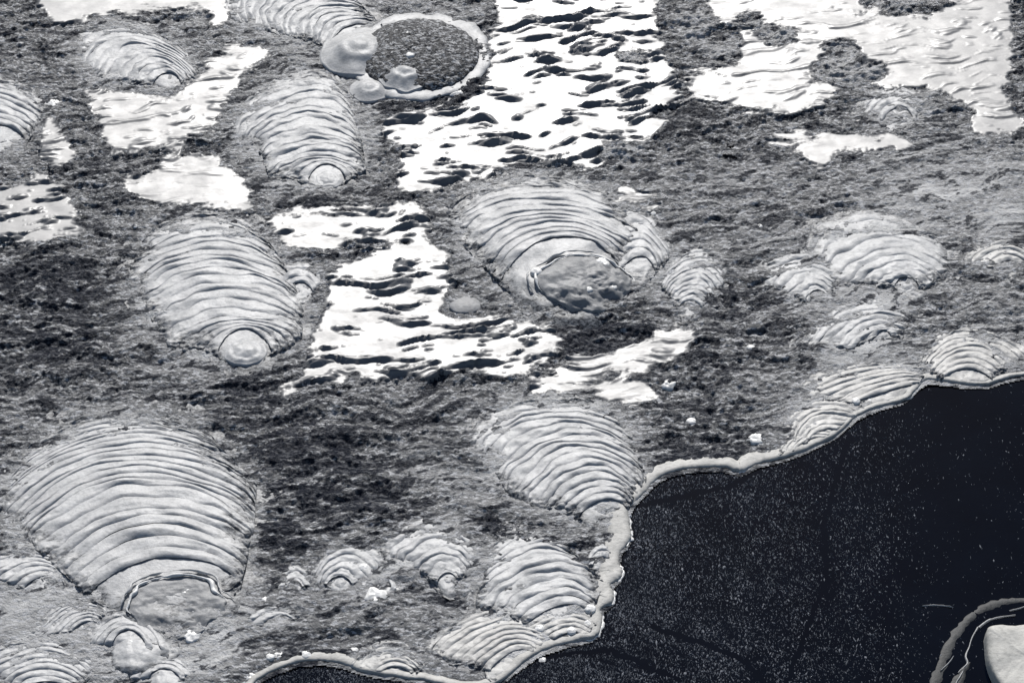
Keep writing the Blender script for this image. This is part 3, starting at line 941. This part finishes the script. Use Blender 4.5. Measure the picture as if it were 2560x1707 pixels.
# small bubbles; their sun glints are painted as white colour
GLINT_BUBBLES = [
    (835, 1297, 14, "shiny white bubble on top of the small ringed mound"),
    (862, 1360, 28, "large white blob beside the slim arcs"),
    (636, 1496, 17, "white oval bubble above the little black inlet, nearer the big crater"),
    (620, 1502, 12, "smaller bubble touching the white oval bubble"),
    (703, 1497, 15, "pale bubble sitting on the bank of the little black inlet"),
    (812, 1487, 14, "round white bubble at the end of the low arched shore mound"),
    (576, 1545, 20, "wide white blob by the corner of the little black inlet"),
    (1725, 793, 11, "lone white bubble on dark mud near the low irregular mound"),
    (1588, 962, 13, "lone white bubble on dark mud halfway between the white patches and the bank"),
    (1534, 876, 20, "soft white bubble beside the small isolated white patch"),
    (1734, 1000, 20, "tall white glint blob just above the bank"),
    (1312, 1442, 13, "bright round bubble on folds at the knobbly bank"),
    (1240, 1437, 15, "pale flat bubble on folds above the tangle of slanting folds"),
    (1350, 1425, 15, "upright white glint blob against the lower bank"),
    (1356, 1392, 15, "white blob in the bank notch below the arches"),
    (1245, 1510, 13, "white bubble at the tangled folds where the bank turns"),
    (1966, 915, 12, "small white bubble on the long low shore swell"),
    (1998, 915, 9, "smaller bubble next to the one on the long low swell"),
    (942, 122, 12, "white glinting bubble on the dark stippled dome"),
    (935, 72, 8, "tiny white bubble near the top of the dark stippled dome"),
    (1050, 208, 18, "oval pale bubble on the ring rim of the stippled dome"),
    (1232, 618, 15, "painted white glint at the edge of the burst bubble facing the tall fan mound"),
    (1383, 596, 18, "painted white glint at the far edge of the burst bubble"),
    (1352, 660, 11, "painted white glint in the middle of the burst bubble"),
    (1408, 655, 11, "painted white glint on the shoulder side of the burst bubble"),
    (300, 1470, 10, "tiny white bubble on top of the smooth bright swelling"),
    (440, 1452, 22, "ragged white patch at the lower side of the flat crater"),
    (425, 1352, 16, "small white curl inside the rim of the flat crater"),
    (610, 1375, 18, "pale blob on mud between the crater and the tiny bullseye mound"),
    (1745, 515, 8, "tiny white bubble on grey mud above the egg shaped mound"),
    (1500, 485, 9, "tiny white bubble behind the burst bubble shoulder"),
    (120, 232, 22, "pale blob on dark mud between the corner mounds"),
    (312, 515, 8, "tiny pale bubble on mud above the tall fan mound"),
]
bpy.context.view_layer.update()
_dg = bpy.context.evaluated_depsgraph_get()


def surface_at(px, py):
    q = ground(px, py)
    d_ = (Vector((float(q[0]), float(q[1]), 0.0)) - cam.location).normalized()
    hit, loc, *_ = scene.ray_cast(_dg, cam.location, d_)
    return np.array(loc) if hit else np.array([q[0], q[1], 0.0])


for px, py, rp, lb in GLINT_BUBBLES:
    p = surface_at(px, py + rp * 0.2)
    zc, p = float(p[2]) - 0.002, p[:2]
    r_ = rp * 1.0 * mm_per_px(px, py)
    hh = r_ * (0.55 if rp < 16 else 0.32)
    o = dome_mesh("glint_bubble", p, r_, hh, M_FOAM_GLINT, None, z0=zc - 0.003, na=22, nr=9, seed=px * 0.37, squash=0.95, rough=0.10 if rp < 16 else 0.3)
    tag(o, lb, "glint bubble", "small bubbles on the mud, glints painted white")


# ------------------------------------------------------------------ the pale block and the silt ridges in the pool
def ribbon(name, pts, widths, zt, material, parent=None, seed=0, n=8, zb=z_water - 0.006):
    q = catmull([(a, b_, w_) for (a, b_), w_ in zip(pts, widths)], n)
    gp = ground(q[:, 0], q[:, 1], z_water)
    ww = np.array([mm_per_px(a, b_) * w_ for a, b_, w_ in q]) / 2
    t_ = np.gradient(gp, axis=0); t_ /= np.linalg.norm(t_, axis=1)[:, None] + 1e-9
    nn = np.stack([-t_[:, 1], t_[:, 0]], -1)
    offs = np.linspace(-1, 1, 9)
    rr = []
    for o_ in offs:
        p2 = gp + nn * (ww * o_ * (1 + 0.25 * fbm(np.arange(len(gp)) * 0.3 + seed, np.full(len(gp), o_), 2)))[:, None]
        hz = zb + (zt - zb) * (1 - abs(o_) ** 2.2) + 0.0016 * fbm(p2[:, 0] / 0.012 + seed, p2[:, 1] / 0.03, 3)
        rr.append(np.column_stack([p2, hz]))
    rr = np.array(rr)
    return mesh_obj(name, rr.reshape(-1, 3), grid_faces(*rr.shape[:2])[:, ::-1], material, parent)


rp_ = [(2264, 1452), (2268, 1440), (2280, 1434), (2300, 1431), (2330, 1434), (2380, 1432), (2480, 1445), (2560, 1520), (2560, 1640), (2440, 1680), (2350, 1640), (2308, 1590), (2285, 1550), (2270, 1510)]
rg = ground([a for a, _ in rp_], [b_ for _, b_ in rp_], 0.02)
rg = catmull(np.vstack([rg, rg[:1]]), 6)[:-1]
cc = rg.mean(0)
na = len(rg)
rings = []
for f, hz in ((1.0, -0.06), (1.01, -0.02), (1.0, 0.006), (0.985, 0.018), (0.955, 0.024), (0.88, 0.027), (0.7, 0.029), (0.5, 0.028), (0.3, 0.030), (0.12, 0.029), (0.0, 0.029)):
    p2 = cc + (rg - cc) * f
    rings.append(np.column_stack([p2, hz + (0.006 * fbm(p2[:, 0] / 0.07, p2[:, 1] / 0.05, 4) if hz > 0.01 else np.zeros(na))]))
rings = np.array(rings)
o = mesh_obj("pale_block", rings.reshape(-1, 3), grid_faces(len(rings), na, True), M_ROCK)
tag(o, "flat topped pale block of dried mud rising from the black pool", "mud block")
o = ribbon("silt_ridge", [(2140, 1600), (2160, 1530), (2190, 1462), (2235, 1412), (2290, 1385), (2352, 1376), (2440, 1372)], [56, 54, 44, 40, 44, 34, 26], z_water + 0.0012, M_SUNK)
tag(o, "dark curved silt ridge just breaking the pool surface around the pale block", "silt ridge")
o = ribbon("silt_ridge", [(2180, 1610), (2200, 1560), (2215, 1535), (2228, 1520)], [60, 48, 30, 8], z_water + 0.0014, M_SUNK, seed=4)
tag(o, "short grey silt spit in the pool between the curved ridge and the pale block", "silt ridge")
STR = [
    ([(2118, 1391), (2135, 1389), (2155, 1389), (2175, 1391), (2190, 1394)], [1, 4, 4, 3, 1], "thin white scum arc floating alone on the black pool"),
    ([(2246, 1440), (2232, 1465), (2226, 1485), (2218, 1505), (2222, 1522), (2208, 1536), (2200, 1545)], [6, 4, 5, 6, 6, 5, 3], "crooked white scum thread running beside the pale block"),
    ([(2248, 1440), (2270, 1424), (2300, 1416), (2332, 1412)], [8, 8, 5, 4], "bent scum thread curving over the top of the pale block"),
    ([(2318, 1402), (2340, 1397), (2360, 1391), (2420, 1384)], [3, 5, 5, 4], "straight white scum streak between curved ridge and pale block"),
    ([(2190, 1506), (2182, 1518), (2170, 1530), (2160, 1540)], [2, 4, 4, 2], "faint scum streak on the dark curved ridge"),
    ([(2212, 1540), (2204, 1555), (2196, 1568), (2190, 1590)], [4, 5, 4, 4], "pale scum line along the short silt spit"),
]
for i, (pts, wd, lb) in enumerate(STR):
    tag(ribbon("scum_streak", pts, [a * 1.2 for a in wd], z_water + 0.0035, M_STREAK, seed=i * 3, n=6), lb, "scum streak", "scum streaks on the pool")

# specks of scum drifting on the pool: past counting
want = 75000
sx, sy = rng.uniform(560, 2380, want * 4), rng.uniform(860, 1590, want * 4)
inw = sample(blur(_water_m, 6), sx, sy) > 0.93
den = np.clip(1.15 - (sx - 1350) / 720, 0.025, 1) * np.clip(0.75 + 0.5 * fbm(sx / 120, sy / 160, 4), 0.1, 1.3)
crk = np.ones(len(sx), bool)
for pl in ([(1455, 1165), (1560, 1140), (1680, 1115), (1760, 1060)], [(1500, 1440), (1600, 1470), (1700, 1510), (1780, 1590)], [(1800, 1590), (1850, 1450), (1900, 1330), (1890, 1200), (1950, 1000)],
           [(1250, 1510), (1400, 1490), (1560, 1560)]):
    for (a, b_), (c_, d_) in zip(pl[:-1], pl[1:]):
        t_ = np.clip(((sx - a) * (c_ - a) + (sy - b_) * (d_ - b_)) / ((c_ - a) ** 2 + (d_ - b_) ** 2), 0, 1)
        crk &= np.hypot(sx - a - t_ * (c_ - a) + 5 * fbm(sx / 40, sy / 40, 2), sy - b_ - t_ * (d_ - b_) + 5 * fbm(sy / 40, sx / 40, 2)) > 6
okk = crk & inw & (rng.random(len(sx)) < den * 0.75)
sx, sy = sx[okk], sy[okk]
gp = ground(sx, sy, z_water)
ns_ = len(gp)
ln = rng.gamma(1.6, 0.0014, ns_) + 0.0008
wd = rng.gamma(2.0, 0.0004, ns_) + 0.0003
an = rng.normal(0, 0.5, ns_)
ux, uy = np.sin(an), np.cos(an)
vv = np.empty((ns_, 5, 3), np.float32)
for q, (a, b_, h_) in enumerate(((-1, 0, -.0005), (0, -1, -.0005), (1, 0, -.0005), (0, 1, -.0005), (0, 0, .0012))):
    vv[:, q, 0] = gp[:, 0] + ux * ln * a + uy * wd * b_
    vv[:, q, 1] = gp[:, 1] + uy * ln * a - ux * wd * b_
    vv[:, q, 2] = z_water + h_
base = (np.arange(ns_) * 5)[:, None]
ff = np.concatenate([base + np.array(t_) for t_ in ((0, 4, 1), (1, 4, 2), (2, 4, 3), (3, 4, 0))])
o = mesh_obj("scum_specks", vv.reshape(-1, 3), ff, M_SPECK, smooth=False)
o["kind"] = "stuff"
